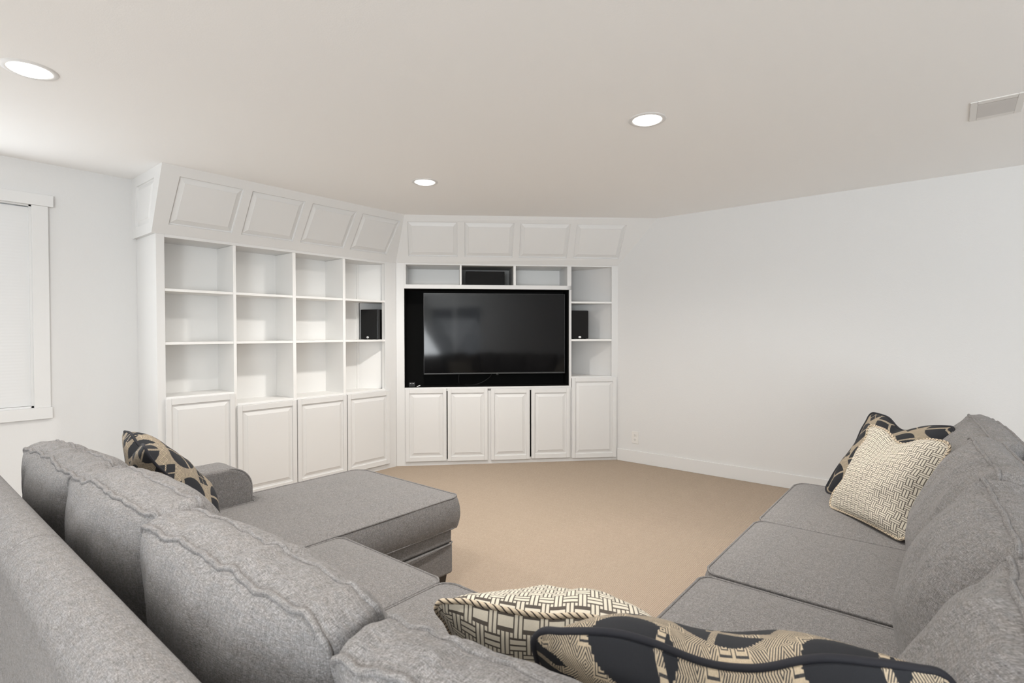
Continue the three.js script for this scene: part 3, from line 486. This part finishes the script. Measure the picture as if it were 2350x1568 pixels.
// ───────────────────────── loose back cushions ─────────────────────────
function backCushion(label, { w = 0.66, h = 0.46, t = 0.088, front = 0.14, back = 0.08, at, turn, lean = 9, sd = 1, wave = 1, roll = 0, slump = 0 }) {
  const o = thing('back_cushion', label, 'cushion', at, turn, undefined);
  o.rotation.order = 'YXZ'; o.rotation.x = -rad(lean); o.rotation.z = rad(roll);
  const r = 0.035;
  const warp = ([x, y, z]) => {
    const a = noise(x * 4 + sd, y * 4, z * 4 + 2 * sd), b = noise(x * 9 + 3 * sd, y * 9, z * 6), top = smooth(0.2, 0.95, y / h), ripple = noise(x * 13 + 5 * sd, 0.5 * sd, z * 2.5) * 0.6 + noise(x * 25 + sd, 7.1, z * 4) * 0.4;
    return [x + noise(y * 7 + sd, x * 3, z * 5) * 0.010 * wave, y + a * 0.010 + ripple * 0.013 * top * wave - slump * top * smooth(-0.1, 1, x / w * 2) * 0.5 - slump * top * smooth(0.1, 1, -x / w * 2) * 0.3, z + a * 0.012 + b * 0.006 * wave + ripple * 0.012 * top * wave];
  };
  const plan = (u, v) => {                                               // u, v in -1..1, rounded corners, edges drawn in a little
    let x = w / 2 * u, y = h / 2 * v; const cx = w / 2 - r, cy = h / 2 - r, dx = Math.abs(x) - cx, dy = Math.abs(y) - cy;
    if (dx > 0 && dy > 0) { const m = Math.max(dx, dy), l = Math.hypot(dx, dy); x = Math.sign(x) * (cx + dx / l * m); y = Math.sign(y) * (cy + dy / l * m); }
    return [x * (1 - 0.022 * (1 - v * v)), y * (1 - 0.03 * (1 - u * u)) + h / 2];
  };
  const puff = (u, v) => Math.pow(Math.max(0, (1 - Math.pow(Math.abs(u), 2.0)) * (1 - Math.pow(Math.abs(v), 2.2))), 0.6);
  const N = 44, face = (s, B) => grid(N, N, (a, b) => { const u = (s > 0 ? 2 * a - 1 : 1 - 2 * a), v = 2 * b - 1, [x, y] = plan(u, v), low = 1 + 0.25 * (-v) * (s > 0 ? 1 : 0); return warp([x, y, s * (t / 2 + B * puff(u, v) * low)]); }, (p) => [p[0] + sd * 0.13, p[1]]);
  const ring = []; for (let i = 0; i < N; i++) ring.push(plan(2 * i / N - 1, -1)); for (let i = 0; i < N; i++) ring.push(plan(1, 2 * i / N - 1)); for (let i = 0; i < N; i++) ring.push(plan(1 - 2 * i / N, 1)); for (let i = 0; i < N; i++) ring.push(plan(-1, 1 - 2 * i / N));
  const n = ring.length, band = grid(n, 10, (a, b) => {
    const i = Math.round(a * n) % n, p = ring[i], q = ring[(i + 1) % n], m = ring[(i + n - 1) % n]; let nx = q[1] - m[1], ny = -(q[0] - m[0]); const l = Math.hypot(nx, ny) || 1;
    const k = 2 * b - 1, bulge = 0.010 * (1 - k * k) + (1 - k * k) * 0.006 * noise(p[0] * 11 + sd, p[1] * 11, k * 1.5 + sd); return warp([p[0] + nx / l * bulge, p[1] + ny / l * bulge, k * t / 2]);
  }, (p, a, b) => [a * 2 * (w + h), b * t]);
  const flip = (g) => { const i = g.index.array; for (let k = 0; k < i.length; k += 3) { const s = i[k]; i[k] = i[k + 1]; i[k + 1] = s; } g.computeVertexNormals(); return g; };
  obj('cover', [face(1, front), face(-1, back), band], M.sofa, o);
  for (const s of [1, -1]) obj('piping', tube(ring.map((p) => { const c = warp([p[0], p[1], s * t / 2]); return V(c[0], c[1], c[2]); }), 0.0055, true, 300, 8), M.sofa, o);
  return o;
}
const SY = SEAT + 0.006;
backCushion('grey back cushion furthest left, behind the dark medallion pillow on the chaise', { at: [-2.31, SY, -0.495], turn: Math.PI + 0.03, w: 0.66, h: 0.43, sd: 1.7 });
backCushion('grey back cushion with a slumped corner, second from the left along the near back', { at: [-1.665, SY, -0.50], turn: Math.PI + 0.04, w: 0.67, h: 0.455, sd: 4.3, slump: 0.05 });
backCushion('large grey back cushion with wavy piping in the left foreground', { at: [-1.01, SY, -0.50], turn: Math.PI + 0.02, w: 0.71, h: 0.432, sd: 8.9 });
backCushion('grey back cushion at the bottom edge, before the cream fretwork pillow', { at: [-0.275, SY, -0.50], turn: Math.PI, w: 0.70, h: 0.45, sd: 12.4, slump: 0.03 });
backCushion('furthest grey back cushion on the right run, beside the two pillows', { at: [0.062, SY, -2.92], turn: -Math.PI / 2 + 0.09, w: 0.73, h: 0.455, lean: 9, sd: 21.2, wave: 1.5, slump: 0.03 });
backCushion('second grey back cushion from the far end of the right run', { at: [0.05, SY, -2.17], turn: -Math.PI / 2 + 0.08, w: 0.65, h: 0.46, lean: 9, sd: 25.6, wave: 1.5 });
backCushion('third grey back cushion from the far end of the right run', { at: [0.055, SY, -1.545], turn: -Math.PI / 2 + 0.06, w: 0.62, h: 0.46, sd: 31.5, wave: 1.5, slump: 0.02 });
backCushion('nearest grey back cushion on the right run, beside the dark pillow in the corner', { at: [0.055, SY, -0.94], turn: -Math.PI / 2 + 0.05, w: 0.60, h: 0.46, sd: 37.1, wave: 1.5 });

// ───────────────────────── throw pillows ─────────────────────────
function pillow(label, { size, bulge = 0.075, chop = 0.05, at, turn, lean, roll = 0, fabric, edge, er = 0.0048, sd = 1, uv = [0, 0] }) {
  const o = thing('throw_pillow', label, 'pillow', at, turn);
  o.rotation.order = 'YXZ'; o.rotation.x = -rad(lean); o.rotation.z = rad(roll);
  const N = 48, S = size / 2;
  const shape = (u, v, s) => {
    const k = 0.045, rr = 0.16, ax = Math.max(0, Math.abs(u) - 1 + rr), ay = Math.max(0, Math.abs(v) - 1 + rr);
    if (ax > 0 && ay > 0) { const m = Math.max(ax, ay), l = Math.hypot(ax, ay); u = Math.sign(u) * (1 - rr + ax / l * m); v = Math.sign(v) * (1 - rr + ay / l * m); }   // rounded corners
    const edge = (ax > 0 && ay > 0) ? Math.max(0, 1 - Math.pow(Math.hypot(ax, ay) / rr, 2)) : 1, dent = Math.exp(-Math.pow(u / 0.33, 2)) * smooth(0.0, 1, v);
    let x = S * u * (1 - k * (1 - v * v)), y = S * v * (1 - k * (1 - u * u)) - chop * dent;
    const p = Math.pow(Math.max(0, (1 - u * u) * (1 - v * v)), 0.5) * Math.sqrt(Math.max(Math.hypot(Math.max(0, Math.abs(u) - 1 + rr), Math.max(0, Math.abs(v) - 1 + rr)) > rr * 0.999 && edge < 1 ? 0 : 1, 0)) * (1 - 0.35 * dent * (chop / 0.16));
    const c = 0.9 * (1 - Math.pow(Math.abs(u), 8)) + 0.1;
    let z = s * bulge * p * c + noise(u * 2.2 + sd, v * 2.2, sd) * 0.012 + noise(u * 1.2 + sd, v * 1.2, 9 + sd) * 0.015;
    return [x, y + S, z + noise(u * 5 + sd, v * 5, s) * 0.003 * p];
  };
  const face = (s) => grid(N, N, (a, b) => shape(s > 0 ? 2 * a - 1 : 1 - 2 * a, 2 * b - 1, s), (p, a, b) => [(s > 0 ? a : 1 - a) * size + uv[0], b * size + uv[1]]);
  obj('cover', [face(1), face(-1)], fabric, o);
  const ring = []; for (let i = 0; i < N; i++) ring.push([2 * i / N - 1, -1]); for (let i = 0; i < N; i++) ring.push([1, 2 * i / N - 1]); for (let i = 0; i < N; i++) ring.push([1 - 2 * i / N, 1]); for (let i = 0; i < N; i++) ring.push([-1, 1 - 2 * i / N]);
  obj('piping', tube(ring.map(([u, v]) => V(...shape(u * 0.997, v * 0.997, 1))), er, true, 360, 8), edge, o);
  return o;
}
const PY = SEAT + 0.018;
pillow('dark medallion pillow leaning on the chaise cushion at left', { size: 0.51, bulge: 0.11, chop: 0.05, at: [-2.39, PY - 0.022, -0.91], turn: Math.PI + rad(-8), lean: 31, fabric: M.medallion, edge: M.cord, sd: 3.3 });
pillow('cream fretwork pillow with corded edge at the far right end of the sofa', { size: 0.436, bulge: 0.08, chop: 0.045, at: [-0.292, PY, -2.715], turn: Math.atan2(-0.72, 0.7), lean: 28, fabric: M.fret, edge: M.rope, er: 0.0055, sd: 6.1 });
pillow('dark medallion pillow behind the cream fretwork pillow at the far right end', { size: 0.485, bulge: 0.085, chop: 0.055, at: [-0.33, PY, -2.965], turn: Math.atan2(-0.68, 0.73), lean: 33, fabric: M.medallion, edge: M.cord, sd: 9.7, uv: [0.07, 0.05] });
pillow('cream fretwork pillow behind the dark pillow at the bottom of the picture', { size: 0.44, bulge: 0.10, chop: 0.028, at: [-0.735, PY, -1.07], turn: Math.atan2(-0.506, -0.863), lean: 47, fabric: M.fret, edge: M.rope, er: 0.0055, sd: 13.9 });
pillow('dark medallion pillow nearest the camera in the corner of the sofa', { size: 0.505, bulge: 0.125, chop: 0.032, at: [-0.334, PY, -0.916], turn: Math.atan2(-0.463, -0.886), lean: 33, fabric: M.medallion, edge: M.cord, er: 0.0052, sd: 17.2, uv: [0.02, 0.1] });

shadows(scene);
renderer.render(scene, camera);
